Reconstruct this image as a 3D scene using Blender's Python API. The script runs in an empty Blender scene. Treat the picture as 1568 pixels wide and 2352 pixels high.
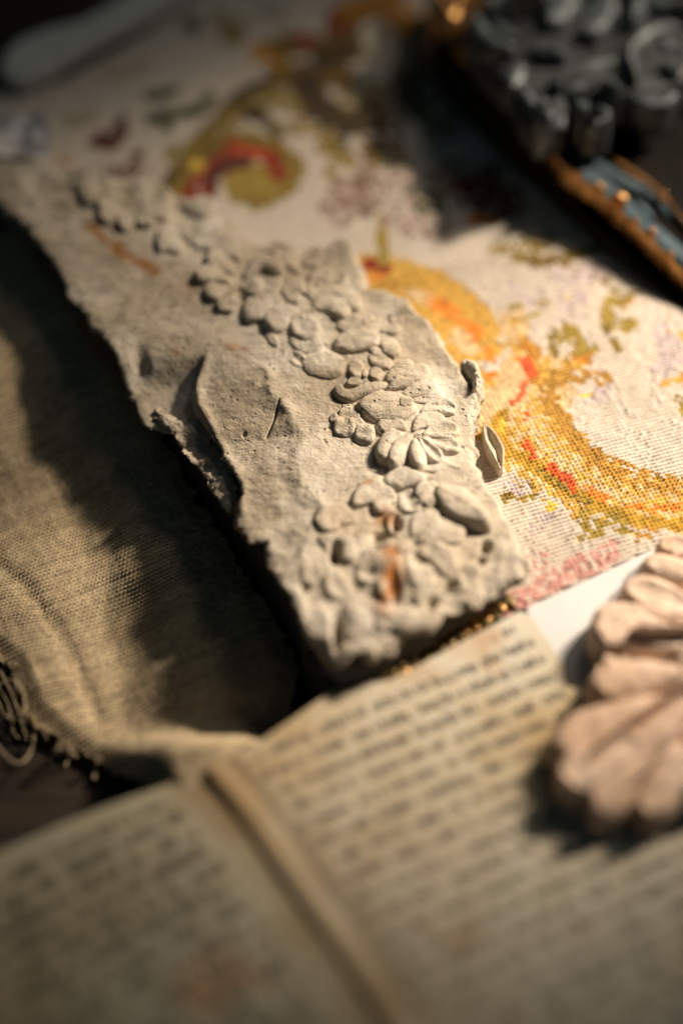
import bpy, math, random
import numpy as np
from mathutils import Vector, Matrix
random.seed(7); rng = np.random.default_rng(7)
S = bpy.context.scene; COL = S.collection
# ------------------------------------------------------------------ camera
IW, IH = 1568.0, 2352.0            # photo coordinates used to measure directions
PITCH = math.radians(50); DIST = 0.5; VF = math.radians(30)
AIM = np.array([0, 0, 0.03])
CAMP = AIM + np.array([0, -DIST*math.cos(PITCH), DIST*math.sin(PITCH)])
cd = bpy.data.cameras.new('camera'); cam = bpy.data.objects.new('camera', cd); COL.objects.link(cam)
cam.location = CAMP; cam.rotation_euler = (math.radians(90)-PITCH, 0, 0)
cd.sensor_fit = 'VERTICAL'; cd.sensor_height = 36; cd.lens = 18/math.tan(VF/2)
cd.clip_start = 0.01; cd.clip_end = 20
S.camera = cam
FWD = np.array([0, math.cos(PITCH), -math.sin(PITCH)]); UP = np.array([0, math.sin(PITCH), math.cos(PITCH)])
KK = math.tan(VF/2)/(IH/2)
def P(x, y, z):                      # photo direction -> point on the level plane at height z
    x = np.asarray(x, float); y = np.asarray(y, float); z = np.asarray(z, float)
    a = (x-IW/2)*KK; b = (IH/2-y)*KK
    d = np.stack([a, FWD[1]+b*UP[1], FWD[2]+b*UP[2]], -1)
    t = (z-CAMP[2])/d[..., 2]
    return CAMP + d*t[..., None]
def Q(x, y, z):                      # inverse of P
    v = np.stack([x-CAMP[0], y-CAMP[1], np.broadcast_to(z, np.shape(x))-CAMP[2]], -1)
    dep = v@FWD
    return v[..., 0]/dep/KK+IW/2, IH/2-(v@UP)/dep/KK
ZT = 0.033                           # nominal height of the top of the plaster fragment
ZC = 0.0225                          # height of the embroidered cloth
foc = P(1040, 955, ZT+.001)
cd.dof.use_dof = True; cd.dof.focus_distance = float((foc-CAMP)@FWD); cd.dof.aperture_fstop = 2.1
# ------------------------------------------------------------------ world and lamps
w = bpy.data.worlds.new('World'); S.world = w; w.use_nodes = True
bg = w.node_tree.nodes['Background']; bg.inputs[0].default_value = (0.45, 0.80, 1.0, 1); bg.inputs[1].default_value = 0.022
def lamp(name, kind, target, az, el, dist, energy, color, **kw):
    L = bpy.data.lights.new(name, kind); o = bpy.data.objects.new(name, L); COL.objects.link(o)
    az, el = math.radians(az), math.radians(el)
    d = Vector((math.cos(el)*math.cos(az), math.cos(el)*math.sin(az), math.sin(el)))
    o.location = Vector(target)+d*dist
    o.rotation_euler = (-d).to_track_quat('-Z', 'Y').to_euler()
    L.energy = energy; L.color = color
    for k, v in kw.items(): setattr(L, k, v)
    return o
AZ, EL = 39, 38
lamp('warm_lamp', 'SPOT', P(1260, 850, ZC), AZ, EL, 0.9, 45, (1, .83, .64), spot_size=math.radians(24.5), spot_blend=1.0, shadow_soft_size=.03)
lamp('bright_patch_lamp', 'SPOT', P(1580, 1040, ZC), AZ-4, EL-3, 0.9, 58, (1, .84, .67), spot_size=math.radians(14.5), spot_blend=.9, shadow_soft_size=.02)
lamp('window_light', 'AREA', P(500, 500, ZT), AZ+14, EL+6, 1.3, 1.5, (1, .90, .76), shape='DISK', size=.25)
S.view_settings.view_transform = 'Standard'; S.view_settings.look = 'None'; S.view_settings.exposure = 0; S.view_settings.gamma = 1
S.render.engine = 'CYCLES'
# ------------------------------------------------------------------ noise
TAB = rng.random((512, 512))
def vn(x, y, s=0):
    x = x+s*17.37; y = y+s*9.71
    xi = np.floor(x).astype(int); yi = np.floor(y).astype(int); fx = x-xi; fy = y-yi
    fx = fx*fx*(3-2*fx); fy = fy*fy*(3-2*fy)
    g = lambda a, b: TAB[a & 511, b & 511]
    return ((g(xi, yi)*(1-fx)+g(xi+1, yi)*fx)*(1-fy)+(g(xi, yi+1)*(1-fx)+g(xi+1, yi+1)*fx)*fy)*2-1
def fbm(x, y, scale, octv=4, s=0, gain=.5):
    r = 0; a = 1; x = x/scale; y = y/scale
    for k in range(octv):
        r = r+a*vn(x, y, s+k*3); a *= gain; x, y = x*2.03+y*.31, y*2.03-x*.31
    return r
sm = lambda t: (lambda c: c*c*(3-2*c))(np.clip(t, 0, 1))
# ------------------------------------------------------------------ object helpers
def tag(o, label=None, cat=None, group=None, kind=None):
    for k, v in (('label', label), ('category', cat), ('group', group), ('kind', kind)):
        if v: o[k] = v
    return o
def thing(name, loc, label, cat, group=None):
    o = bpy.data.objects.new(name, None); COL.objects.link(o); o.location = loc; o.empty_display_size = .01
    return tag(o, label, cat, group)
def root_of(o):
    while o.parent: o = o.parent
    return o
def raw(name, V, F, m, parent=None, smooth=True, col=None, stain=None):
    V = np.asarray(V, float).reshape(-1, 3)
    if parent is not None: V = V-np.array(root_of(parent).location)
    me = bpy.data.meshes.new(name)
    if isinstance(F, np.ndarray):
        n, k = F.shape
        me.vertices.add(len(V)); me.vertices.foreach_set('co', V.astype(np.float32).ravel())
        me.loops.add(n*k); me.loops.foreach_set('vertex_index', F.astype(np.int32).ravel())
        me.polygons.add(n); me.polygons.foreach_set('loop_start', np.arange(0, n*k, k, dtype=np.int32))
        me.update(calc_edges=True)
    else:
        me.from_pydata([tuple(v) for v in V], [], F)
    me.polygons.foreach_set('use_smooth', [smooth]*len(me.polygons))
    if col is not None:
        a = me.color_attributes.new('tint', 'FLOAT_COLOR', 'CORNER')
        c = np.ones((len(F), F.shape[1], 4), np.float32); c[:, :, :3] = col[:, None, :]
        a.data.foreach_set('color', c.ravel())
    if stain is not None:
        a = me.attributes.new('stain', 'FLOAT', 'POINT'); a.data.foreach_set('value', stain.astype(np.float32).ravel())
    me.materials.append(m); me.update()
    o = bpy.data.objects.new(name, me); COL.objects.link(o)
    if parent is not None: o.parent = parent
    return o
def gridF(n, m):
    i, j = np.meshgrid(np.arange(n-1), np.arange(m-1), indexing='ij')
    a = (i*m+j).ravel(); return np.stack([a, a+m, a+m+1, a+1], 1)
def compress(V, F, extra=None):
    u, inv = np.unique(F, return_inverse=True)
    r = (V[u], inv.reshape(F.shape))
    return r+((extra[u],) if extra is not None else ())
def polydist(px, py, poly):          # signed distance, negative inside
    poly = np.asarray(poly); d = np.full(px.shape, 1e9); ins = np.zeros(px.shape, bool)
    for k in range(len(poly)):
        a = poly[k]; b = poly[(k+1) % len(poly)]; e = b-a
        t = np.clip(((px-a[0])*e[0]+(py-a[1])*e[1])/(e@e+1e-18), 0, 1)
        d = np.minimum(d, (px-a[0]-t*e[0])**2+(py-a[1]-t*e[1])**2)
        if a[1] != b[1]:
            c = ((a[1] > py) != (b[1] > py)) & (px < (b[0]-a[0])*(py-a[1])/(b[1]-a[1])+a[0]); ins ^= c
    return np.sqrt(d)*np.where(ins, -1, 1)
def linedist(px, py, pts):
    d = np.full(px.shape, 1e9); pts = np.asarray(pts, float)
    if len(pts) == 1: return np.hypot(px-pts[0, 0], py-pts[0, 1])
    for a, b in zip(pts[:-1], pts[1:]):
        e = b-a; t = np.clip(((px-a[0])*e[0]+(py-a[1])*e[1])/(e@e+1e-9), 0, 1)
        d = np.minimum(d, (px-a[0]-t*e[0])**2+(py-a[1]-t*e[1])**2)
    return np.sqrt(d)
def curve(pts, n):                   # Catmull-Rom through pts
    p = np.asarray(pts, float)
    if len(p) == 2: t = np.linspace(0, 1, n)[:, None]; return p[0]*(1-t)+p[1]*t
    p = np.vstack([2*p[0]-p[1], p, 2*p[-1]-p[-2]]); m = len(p)-3
    t = np.linspace(0, m-1e-6, n); i = t.astype(int); f = (t-i)[:, None]
    a, b, c, d = p[i], p[i+1], p[i+2], p[i+3]
    return .5*((2*b)+(c-a)*f+(2*a-5*b+4*c-d)*f**2+(3*b-a-3*c+d)*f**3)
# ------------------------------------------------------------------ materials
def mat(name, color=(.5, .5, .5), rough=.8, metal=0):
    m = bpy.data.materials.new(name); m.use_nodes = True
    b = m.node_tree.nodes['Principled BSDF']; b.inputs['Base Color'].default_value = (*color, 1)
    b.inputs['Roughness'].default_value = rough; b.inputs['Metallic'].default_value = metal
    b.inputs['Specular IOR Level'].default_value = .3
    return m
class NT:
    def __init__(s, m): s.t = m.node_tree; s.b = s.t.nodes['Principled BSDF']; s.co = s.n('ShaderNodeTexCoord').outputs['Object']
    def n(s, typ, **kw):
        x = s.t.nodes.new(typ)
        for k, v in kw.items():
            if k.startswith('i_'):
                key = k[2:].replace('_', ' '); x.inputs[key].default_value = v
            else: setattr(x, k, v)
        return x
    def l(s, a, b): s.t.links.new(a, b)
    def noise(s, scale, detail=4, rough=.55, vec=None):
        x = s.n('ShaderNodeTexNoise', i_Scale=scale, i_Detail=detail, i_Roughness=rough); s.l(vec or s.co, x.inputs['Vector']); return x.outputs['Fac']
    def ramp(s, fac, *stops):
        r = s.n('ShaderNodeValToRGB'); s.l(fac, r.inputs[0]); e = r.color_ramp.elements
        while len(e) < len(stops): e.new(.5)
        for k, (p, c) in enumerate(stops): e[k].position = p; e[k].color = (*c, 1) if len(c) == 3 else c
        return r.outputs[0]
    def mix(s, f, a, b, mode='MIX'):
        x = s.n('ShaderNodeMix', data_type='RGBA', blend_type=mode)
        for sock, v in ((x.inputs[0], f), (x.inputs[6], a), (x.inputs[7], b)):
            if hasattr(v, 'is_linked'): s.l(v, sock)
            elif isinstance(v, tuple): sock.default_value = (*v, 1)
            else: sock.default_value = v
        return x.outputs[2]
    def math(s, op, a, b=0.):
        x = s.n('ShaderNodeMath', operation=op)
        for k, v in enumerate((a, b)):
            if hasattr(v, 'is_linked'): s.l(v, x.inputs[k])
            else: x.inputs[k].default_value = v
        return x.outputs[0]
    def bump(s, h, dist, strength=1, prev=None):
        x = s.n('ShaderNodeBump', i_Strength=strength, i_Distance=dist); s.l(h, x.inputs['Height'])
        if prev: s.l(prev, x.inputs['Normal'])
        return x.outputs[0]
def plaster(name, c1, c2, c3, stain=(.38, .15, .035), pore=420., fine=.00025):
    m = mat(name, c1, .92); t = NT(m); t.b.inputs['Specular IOR Level'].default_value = .15
    big = t.ramp(t.noise(38, 5, .6), (.30, c3), (.46, c1), (.68, c2))
    dust = t.ramp(t.noise(240, 4, .65), (.35, (.80, .78, .76)), (.62, (1.06, 1.05, 1.03)))
    c = t.mix(1., big, dust, 'MULTIPLY')
    v = t.n('ShaderNodeTexVoronoi', i_Scale=pore); t.l(t.co, v.inputs['Vector'])
    gate = t.ramp(t.noise(130, 2), (.47, (0, 0, 0)), (.60, (1, 1, 1)))
    dot = t.ramp(v.outputs['Distance'], (.10, (1, 1, 1)), (.24, (0, 0, 0)))
    d2 = t.math('MULTIPLY', dot, gate)
    c = t.mix(t.math('MULTIPLY', d2, .62), c, (.11, .085, .06))
    at = t.n('ShaderNodeAttribute', attribute_name='stain')
    sf = t.math('MULTIPLY', at.outputs['Fac'], t.ramp(t.noise(170, 3), (.3, (.55, .55, .55)), (.5, (1, 1, 1))))
    c = t.mix(sf, c, stain)
    t.l(c, t.b.inputs['Base Color'])
    mp = t.n('ShaderNodeMapping'); mp.inputs['Rotation'].default_value = (0, 0, math.radians(-14)); mp.inputs['Scale'].default_value = (.09, 1, 1); t.l(t.co, mp.inputs['Vector'])
    brush = t.noise(900, 2, .5, mp.outputs[0])
    n1 = t.bump(t.noise(330, 6, .72), .0009, .9)
    n2 = t.bump(t.noise(1500, 2, .6), fine, .8, n1)
    n3 = t.bump(brush, .00035, .7, n2)
    n4 = t.bump(t.math('SUBTRACT', 1, d2), .0006, .8, n3)
    t.l(n4, t.b.inputs['Normal']); return m
M = {}
M['plaster'] = plaster('old_plaster', (.54, .465, .36), (.73, .67, .575), (.37, .31, .235))
M['terra'] = plaster('pink_plaster', (.74, .545, .415), (.83, .68, .57), (.58, .385, .26), pore=300)
def fabric(name, attr=True, c=(.5, .4, .3), rough=.95):
    m = mat(name, c, rough); t = NT(m); t.b.inputs['Sheen Weight'].default_value = .15
    n = t.ramp(t.noise(1700, 3, .6), (.3, (.72, .72, .72)), (.65, (1.1, 1.1, 1.1)))
    if attr:
        a = t.n('ShaderNodeAttribute', attribute_name='tint'); t.l(t.mix(1., a.outputs['Color'], n, 'MULTIPLY'), t.b.inputs['Base Color'])
    else:
        t.l(t.mix(1., c, n, 'MULTIPLY'), t.b.inputs['Base Color'])
    t.l(t.bump(t.noise(2600, 3, .6), .0002, .6), t.b.inputs['Normal']); return m
M['stitch'] = fabric('wool_stitches'); M['linen'] = fabric('linen_weave')
M['thread'] = fabric('linen_thread', False, (.40, .32, .20)); M['pad'] = fabric('cloth_backing', False, (.07, .05, .03))
# paper
for nm_, rc in (('paper', ((.32, (.44, .31, .15)), (.47, (.55, .475, .345)), (.65, (.60, .56, .46)))), ('paper_dimmed', ((.30, (.30, .25, .15)), (.47, (.36, .34, .25)), (.68, (.43, .42, .335))))):  # second set, left page: greyer paper, also darkened to paint in lamp falloff
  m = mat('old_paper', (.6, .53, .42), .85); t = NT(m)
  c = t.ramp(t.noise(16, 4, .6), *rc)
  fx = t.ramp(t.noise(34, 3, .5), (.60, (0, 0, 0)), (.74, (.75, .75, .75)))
  c = t.mix(fx, c, (.42, .22, .08)); at_ = t.n('ShaderNodeAttribute', attribute_name='stain'); c = t.mix(at_.outputs['Fac'], c, (.20, .13, .06)); t.l(c, t.b.inputs['Base Color'])  # foxing, then gutter browning with painted shade mixed in
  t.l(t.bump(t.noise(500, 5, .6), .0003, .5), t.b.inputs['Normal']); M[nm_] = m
m = mat('page_edges', (.42, .33, .20), .9); t = NT(m)
mp = t.n('ShaderNodeMapping'); mp.inputs['Scale'].default_value = (1, 1, 60); t.l(t.co, mp.inputs['Vector'])
t.l(t.ramp(t.noise(60, 3, .6, mp.outputs[0]), (.35, (.16, .11, .05)), (.6, (.46, .36, .22))), t.b.inputs['Base Color']); M['edges'] = m
m = mat('white_card', (.74, .73, .73), .7); t = NT(m)
t.l(t.ramp(t.noise(60, 4), (.3, (.62, .61, .615)), (.7, (.68, .67, .67))), t.b.inputs['Base Color'])
t.l(t.bump(t.noise(700, 4, .6), .0002, .4), t.b.inputs['Normal']); M['card'] = m
M['ink'] = mat('printing_ink', (.10, .088, .07), .8)
m = mat('dark_wood', (.02, .015, .01), .55); t = NT(m)
mp = t.n('ShaderNodeMapping'); mp.inputs['Scale'].default_value = (1, 9, 1); mp.inputs['Rotation'].default_value = (0, 0, .5); t.l(t.co, mp.inputs['Vector'])
t.l(t.ramp(t.noise(22, 6, .65, mp.outputs[0]), (.3, (.007, .006, .006)), (.7, (.035, .021, .011))), t.b.inputs['Base Color'])
t.l(t.bump(t.noise(60, 5, .6, mp.outputs[0]), .0004, .6), t.b.inputs['Normal']); M['wood'] = m
def metal(name, lo, hi, rough, mt):
    m = mat(name, hi, rough, mt); t = NT(m); t.b.inputs['Specular IOR Level'].default_value = .5
    t.l(t.ramp(t.noise(190, 4, .6), (.35, lo), (.62, hi)), t.b.inputs['Base Color'])
    t.l(t.bump(t.noise(420, 4, .6), .0005, .7), t.b.inputs['Normal']); return m
M['silver'] = metal('tarnished_silver', (.018, .022, .024), (.125, .15, .16), .5, .35)
M['darksilver'] = metal('blackened_silver', (.012, .013, .013), (.07, .075, .078), .5, .5)
M['gold'] = metal('worn_gilding', (.26, .11, .03), (.80, .45, .17), .32, .8)
M['dullgold'] = metal('dark_bronze', (.02, .015, .008), (.30, .19, .05), .4, .6)
M['blue'] = metal('blue_enamel', (.005, .028, .042), (.012, .05, .075), .7, .0)
M['black'] = metal('blackened_case', (.004, .004, .004), (.012, .009, .007), .8, .0); M['black'].node_tree.nodes['Principled BSDF'].inputs['Specular IOR Level'].default_value = .08
M['folder'] = metal('pale_bone', (.60, .60, .54), (.72, .71, .66), .6, 0)

# ------------------------------------------------------------------ table
xs = np.linspace(-.6, .6, 25)
X, Y = np.meshgrid(xs, np.linspace(-.5, .9, 29), indexing='ij')
tag(raw('table_top', np.stack([X, Y, 0*X], -1), gridF(25, 29), M['wood']), kind='structure')

# ------------------------------------------------------------------ generic moulded leaf / petal / scroll ridge
def petal(name, parent, pts, wd, h, z0, m, hollow=0., keel=0., rise=.45, prof='petal', base=None, n=26, k=17, sink=.0012, rough=.00018, seed=0, steep=4., asym=0., stain=None, fan=1.):
    """pts: centre line (photo directions on level z0), wd: full width there, h: height in metres"""
    c = curve(pts, n); d = np.gradient(c, axis=0); d /= np.linalg.norm(d, axis=1)[:, None]+1e-9
    nn = np.stack([-d[:, 1], d[:, 0]], 1)
    u = np.linspace(0, 1, n)
    if prof == 'petal': wp = np.sin(np.pi*np.clip(u, 0, 1)**1.45*.965+.03)**.62*1.12
    elif prof == 'leaf': wp = np.sin(np.pi*(u*.97+.015))**.8
    elif prof == 'blob': wp = np.sqrt(np.clip(1-(2*u-1)**2, 0.0005, 1))
    elif prof == 'ridge': wp = np.minimum(1, np.minimum(u, 1-u)*5+.02)**.5
    elif prof == 'hook': wp = (1-.75*u)*np.minimum(1, u*6+.05)**.5*np.minimum(1, (1-u)*8+.03)**.5
    wv = wp*wd/2; v = np.linspace(-1, 1, k)
    v = np.sign(v)*np.abs(v)**.75
    jit = 1+.09*fbm(u*4+seed*3.1, u*0+seed, 1., 2)
    pp = c[:, None, :]+nn[:, None, :]*(wv*jit)[:, None, None]*v[None, :, None]
    if callable(z0): z0 = np.vectorize(z0)(pp[..., 0])
    xy = P(pp[..., 0], pp[..., 1], z0)
    td = float((d[-4:].mean(0))@np.array([-.62, .78]))*fan
    tipk = 9 if td > -.1 or fan == 0 or prof in ('ridge', 'hook') else 9-6.2*min(1, -td*1.3)
    endf = np.minimum(np.clip(u*7, 0, 1)**.5, np.clip((1-u)*tipk, 0, 1)**(.5 if tipk > 8 else .8))
    lean = float(np.clip(nn.mean(0)@np.array([-.62, .78]), -1, 1))*fan
    pw = np.where(v*lean > 0, steep+8*abs(lean), np.maximum(1.6, steep-1.2*abs(lean)))
    cross = (1-np.abs(v)**pw) if prof in ('ridge', 'hook') else (1-np.abs(v)**pw)*(1-abs(lean)*.92*(1-np.clip(.5+.62*np.sign(lean)*v, 0, 1)**.75))*(1-.10*np.abs(v))
    endf = np.clip(np.minimum(u*7, (1-u)*9), 0, 1)**.5
    cross = (1-np.abs(v)**steep) if prof in ('blob', 'ridge', 'hook') else .70*(1-np.abs(v)**(steep+3))+.30*(1-np.abs(v))
    cross = cross*np.ones(k)
    hh = h*(1-rise+rise*sm(u*1.15))[:, None]*cross[None, :]*endf[:, None]
    if hollow: hh = hh-hollow*h*np.exp(-(v/.42)**2)[None, :]*(sm(u*3)*sm((1-u)*4.5))[:, None]
    if keel: hh = hh-keel*h*np.exp(-(v/.10)**2)[None, :]*sm((1-u)*3)[:, None]*endf[:, None]
    if prof in ('petal', 'leaf') and not hollow and not keel: hh = hh-.13*h*np.exp(-((v-.1*math.sin(seed))/.07)**2)[None, :]*sm((1-u)*4)[:, None]*endf[:, None]
    if asym: hh = hh*(1+asym*v[None, :])
    z = (base(xy[..., 0], xy[..., 1]) if base is not None else z0+0*xy[..., 0])+hh
    z = z+rough*fbm(xy[..., 0], xy[..., 1], .0030, 3, seed, .5)*.8
    rim = np.zeros(z.shape, bool); rim[:, 0] = rim[:, -1] = True; rim[0] = rim[-1] = True
    z = np.where(rim, z-sink, z)
    V = np.stack([xy[..., 0], xy[..., 1], z], -1)
    st = None if stain is None else stain(xy[..., 0], xy[..., 1])
    return raw(name, V, gridF(n, k), m, parent, stain=st)

# ------------------------------------------------------------------ plaster fragment
OUT = [(-120, 330), (-30, 352), (40, 346), (92, 356), (128, 384), (160, 402), (235, 398), (322, 402), (395, 428), (452, 466), (520, 482), (560, 520), (585, 548),
       (650, 566), (720, 560), (768, 556), (818, 562), (836, 606), (842, 652), (882, 660), (932, 684), (985, 730), (1020, 772), (1044, 812), (1060, 838), (1098, 838), (1113, 862),
       (1106, 905), (1098, 950), (1096, 1010), (1098, 1062), (1122, 1105), (1150, 1155), (1182, 1222), (1214, 1290), (1206, 1322), (1160, 1350),
       (1085, 1398), (1020, 1412), (985, 1440), (930, 1462), (895, 1492), (862, 1515), (820, 1500), (780, 1520), (735, 1500), (716, 1470), (700, 1430), (672, 1380), (655, 1345), (622, 1300), (610, 1225), (570, 1226),
       (535, 1185), (548, 1130), (550, 1098), (528, 1055), (500, 1005), (478, 968), (462, 940), (400, 945), (355, 940), (325, 925), (300, 880), (275, 835), (262, 800),
       (228, 760), (205, 735), (180, 698), (150, 660), (136, 628), (100, 568), (62, 520), (10, 476), (-60, 430), (-120, 400)]
LEDGE = [(345, 930), (380, 938), (430, 945), (462, 930), (520, 1010), (570, 1100), (560, 1170), (520, 1180), (490, 1140), (462, 1088), (420, 1040), (390, 990)]
LEDGE2 = [(255, 785), (290, 755), (360, 740), (470, 770), (485, 830), (455, 900), (450, 960), (360, 950), (322, 930), (300, 880), (275, 840)]
tow = lambda poly, z: P([p[0] for p in poly], [p[1] for p in poly], z)[:, :2]
outw = tow(OUT, ZT); ledw = tow(LEDGE, .026); ledw2 = tow(LEDGE2, .0275)
RY = [300, 500, 640, 760, 844, 919, 969, 994, 1064, 1134, 1179, 1219, 1284, 1500]; RX = [-60, 120, 330, 470, 600, 642, 672, 702, 692, 712, 742, 712, 692, 690]
PITS = [(770, 1275, 12, 20, .004), (873, 1241, 16, 11, .003), (911, 1211, 10, 16, .003), (1115, 1258, 11, 11, .003), (1104, 1292, 9, 9, .002), (1036, 1350, 14, 9, .003), (775, 1455, 10, 24, .005),
        (318, 812, 20, 30, .0022), (1052, 812, 8, 12, .002), (700, 1352, 10, 10, .001), (850, 1330, 20, 14, .0014), (960, 1300, 18, 16, .0015), (905, 1360, 16, 30, .002), (990, 1395, 14, 14, .002), (560, 980, 5, 5, .0004), (508, 1040, 6, 6, .0004)]
def ztop(x, y):
    qx, qy = Q(x, y, ZT)
    z = np.full(np.shape(x), ZT)
    z = z+.00050*fbm(x, y, .014, 5, 1)+.0007*np.abs(fbm(x, y, .028, 3, 15))*sm((np.interp(qy, RY, RX)+40-qx)/120)
    cl = linedist(qx, qy, [(482, 812), (532, 846), (580, 872), (610, 888), (642, 919), (672, 966)]); z = z+.00032*np.exp(-(cl/20)**2)
    cl = linedist(qx, qy, [(598, 842), (624, 850), (632, 880)]); z = z+.0002*np.exp(-(cl/12)**2)
    wob = 10*fbm(x, y, .006, 4, 5)
    dx = qx-np.interp(qy, RY, RX)+wob
    left = sm((qy-800)/120)
    z = z-left*(.0048*np.clip(-dx/230, 0, 1)+.0006*sm(-dx/60)) - (1-left)*.0022*np.clip(-dx/230, 0, 1)
    z = z+left*.00016*np.exp(-((dx-4)/16)**2)
    # broken step across the left plate
    sx = np.interp(qy, [800, 880, 960, 1010], [560, 600, 640, 690]); z = z+.0003*sm((qx-sx+wob)/22)*sm((960-qy)/30)*sm((qy-830)/30)*sm((700-qx)/50)
    ex = np.interp(qy, [790, 815, 860, 900, 935, 975], [500, 472, 450, 446, 462, 486])
    z = z-.0036*sm((ex-qx+wob*.5)/9)*sm((qy-800)/55)*sm((1000-qy)/40)
    mb_ = linedist(qx, qy, [(240, 480), (400, 560), (520, 650), (710, 720), (830, 800), (900, 900), (960, 1010), (1010, 1120), (960, 1230), (930, 1330)])
    z = z+.0011*sm(1-mb_/135)
    rl = linedist(qx, qy, [(474, 822), (453, 870), (456, 905), (486, 965), (532, 1055), (556, 1105), (552, 1150)]); z = z+.0009*np.exp(-(rl/13)**2)
    # relief band lies a little proud of the smooth margin on the right
    rx = np.interp(qy, [480, 560, 680, 740, 840, 1000, 1200, 1400], [560, 700, 830, 900, 990, 1070, 1100, 1150])
    z = z+.0010*sm((qx-rx)/110)
    e = sm((qy-1190)/130)                                   # weathered lower end
    z = z+e*(.0009*fbm(x, y, .0075, 4, 9, .5)+.0012)
    z = z-.012*sm((qy-1400)/170)*sm((900-qx)/200)*.5
    u = sm((560-qy)/120); z = z+u*(.0009*fbm(x, y, .009, 4, 12))
    for (a, b, ra, rb, dp) in PITS:
        r2 = ((qx-a)/ra)**2+((qy-b)/rb)**2; z = z-(1.7*dp*np.exp(-r2**1.4) if ra < 18 else 1.0*dp*np.exp(-r2))
    cr = linedist(qx, qy, [(641, 922), (632, 950), (622, 972), (612, 990)])
    z = z-.0011*np.exp(-(cr/2.2)**2)
    z = z+.0012*np.exp(-(linedist(qx, qy, [(1088, 850), (1098, 870), (1094, 900)])/13)**2)-.0022*np.exp(-(linedist(qx, qy, [(1062, 856), (1078, 880), (1082, 900)])/5)**2)
    return z
def wall(x, y, poly, top, w, bot, amp, seed, under=.0045, cham=.0024):
    d = polydist(x, y, poly)+amp*fbm(x, y, .0035, 5, seed, .6)
    ww = w*(1+.35*fbm(x, y, .012, 3, seed+4))
    tt = np.clip(1-d/ww, 0, 1)
    tt = np.where(d < 0, 1, tt**.62)
    rnd = .0008*np.exp(np.minimum(0, d)/.0007)
    z = bot+(top-rnd-bot)*tt
    gx, gy = np.gradient(polydist(x, y, poly), g); n = np.hypot(gx, gy)+1e-9
    sh = np.where(d > 0, d*.95+under*(1+1.1*sm(-gy/n*1.6))*(1-tt)+.0012*fbm(x, y, .0022, 4, seed+8)*sm(d/.0008), 0)
    # chamfer that catches the light along the right and upper edge
    q0, q1 = Q(x, y, ZT); side = sm((gx+.55*gy)/n*3)
    z = z-side*np.where(d < 0, .0027*sm(1+d/cham)**1.5, .0027*tt)
    return z, d < ww*1.02, x-gx/n*sh, y-gy/n*sh
def stainf(x, y):
    qx, qy = Q(x, y, ZT); s = 0*qx
    for pts, r, a in (([(205, 520), (245, 560), (290, 588), (355, 622)], 10, .95), ([(896, 1285), (900, 1330), (892, 1370), (880, 1400)], 19, 1.0), ([(905, 1292), (912, 1330)], 15, .7), ([(884, 1196)], 17, .85),
                      ([(833, 1118), (850, 1112)], 7, .9), ([(530, 798), (565, 803)], 6, .6), ([(405, 800)], 6, .5), ([(770, 1186)], 20, .25), ([(430, 660)], 20, .3)):
        s = np.maximum(s, a*np.exp(-np.abs(linedist(qx, qy, pts)/(r*1.25)+.45*fbm(x, y, .004, 4, 95))**2*1.2))
    return s
frag = thing('plaster_fragment', tuple(P(640, 1000, ZC)), 'broken slab of pale grey plaster moulding with rosettes and leaves in relief', 'plaster fragment')
g = .00030
x0, x1 = outw[:, 0].min()-.008, outw[:, 0].max()+.008; y0, y1 = outw[:, 1].min()-.012, outw[:, 1].max()+.008
X, Y = np.meshgrid(np.arange(x0, x1, g), np.arange(y0, y1, g), indexing='ij')
za, ma, xa, ya = wall(X, Y, outw, ztop(X, Y), .0042, ZC+.0002, .0007, 20)
def slabpiece(name, z, mk, parent, X, Y):
    F = gridF(*X.shape); k = mk.ravel()[F].all(1)
    V, F2, sv = compress(np.stack([X, Y, z], -1).reshape(-1, 3), F[k], stainf(X, Y).ravel())
    return raw(name, V, F2, M['plaster'], parent, stain=sv)
slab = slabpiece('slab', za, ma, frag, xa, ya)
zb, mb, xb, yb = wall(X, Y, ledw, .0258+.0012*fbm(X, Y, .006, 4, 33), .004, ZC+.0002, .0009, 30)
slabpiece('broken_ledge', zb, mb & (~ma | (zb > za-.004)), frag, xb, yb)['label'] = 'rough lower ledge where a layer has broken away'
seedc = [0]
def sp(name, parent, pts, wd, h, **kw):
    kw.setdefault('n', 30); kw.setdefault('k', 23)
    seedc[0] += 1; big = kw.get('asym', 0) or h > 4
    return petal(name, parent, pts, wd*(1 if big else 1.13), h*(.0009 if big else .00072)*(.6 if name == 'bud' else 1)*(.72 if pts[0][1] > 1240 else 1), ZT, M['plaster'], base=ztop, seed=seedc[0], stain=stainf, **kw)
def Z6(X, Y): return (705.6+.3*X, 784+.3*Y)
def Z5(X, Y): return (392+.5*X, 784+.5*Y)
def Z7(X, Y): return (588+.425*X, 1058.4+.425*Y)
def ZU(X, Y): return (392+.35*X, 470.4+.35*Y)
def Z3(X, Y): return (.5*X, 313.6+.5*Y)
def rosette(label, zf, centre, boss, plist):
    """plist: (point list, width, height, options) in the units of zf"""
    s = zf(1, 0)[0]-zf(0, 0)[0]
    r = sp('rosette', frag, [zf(centre[0]-boss, centre[1]), zf(centre[0]+boss, centre[1]+boss*.2)], boss*1.5*s, 1.3, prof='blob', n=16, k=13, hollow=.3)
    r['label'] = label
    for pts, wd, h, kw in plist:
        sp('petal', r, [zf(*p) for p in pts], wd*s, h, **kw)
    return r
def leaf(zf, pts, wd, h, name='leaf', **kw):
    s = zf(1, 0)[0]-zf(0, 0)[0]
    return sp(name, frag, [zf(*p) for p in pts], wd*s, h, **kw)
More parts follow.
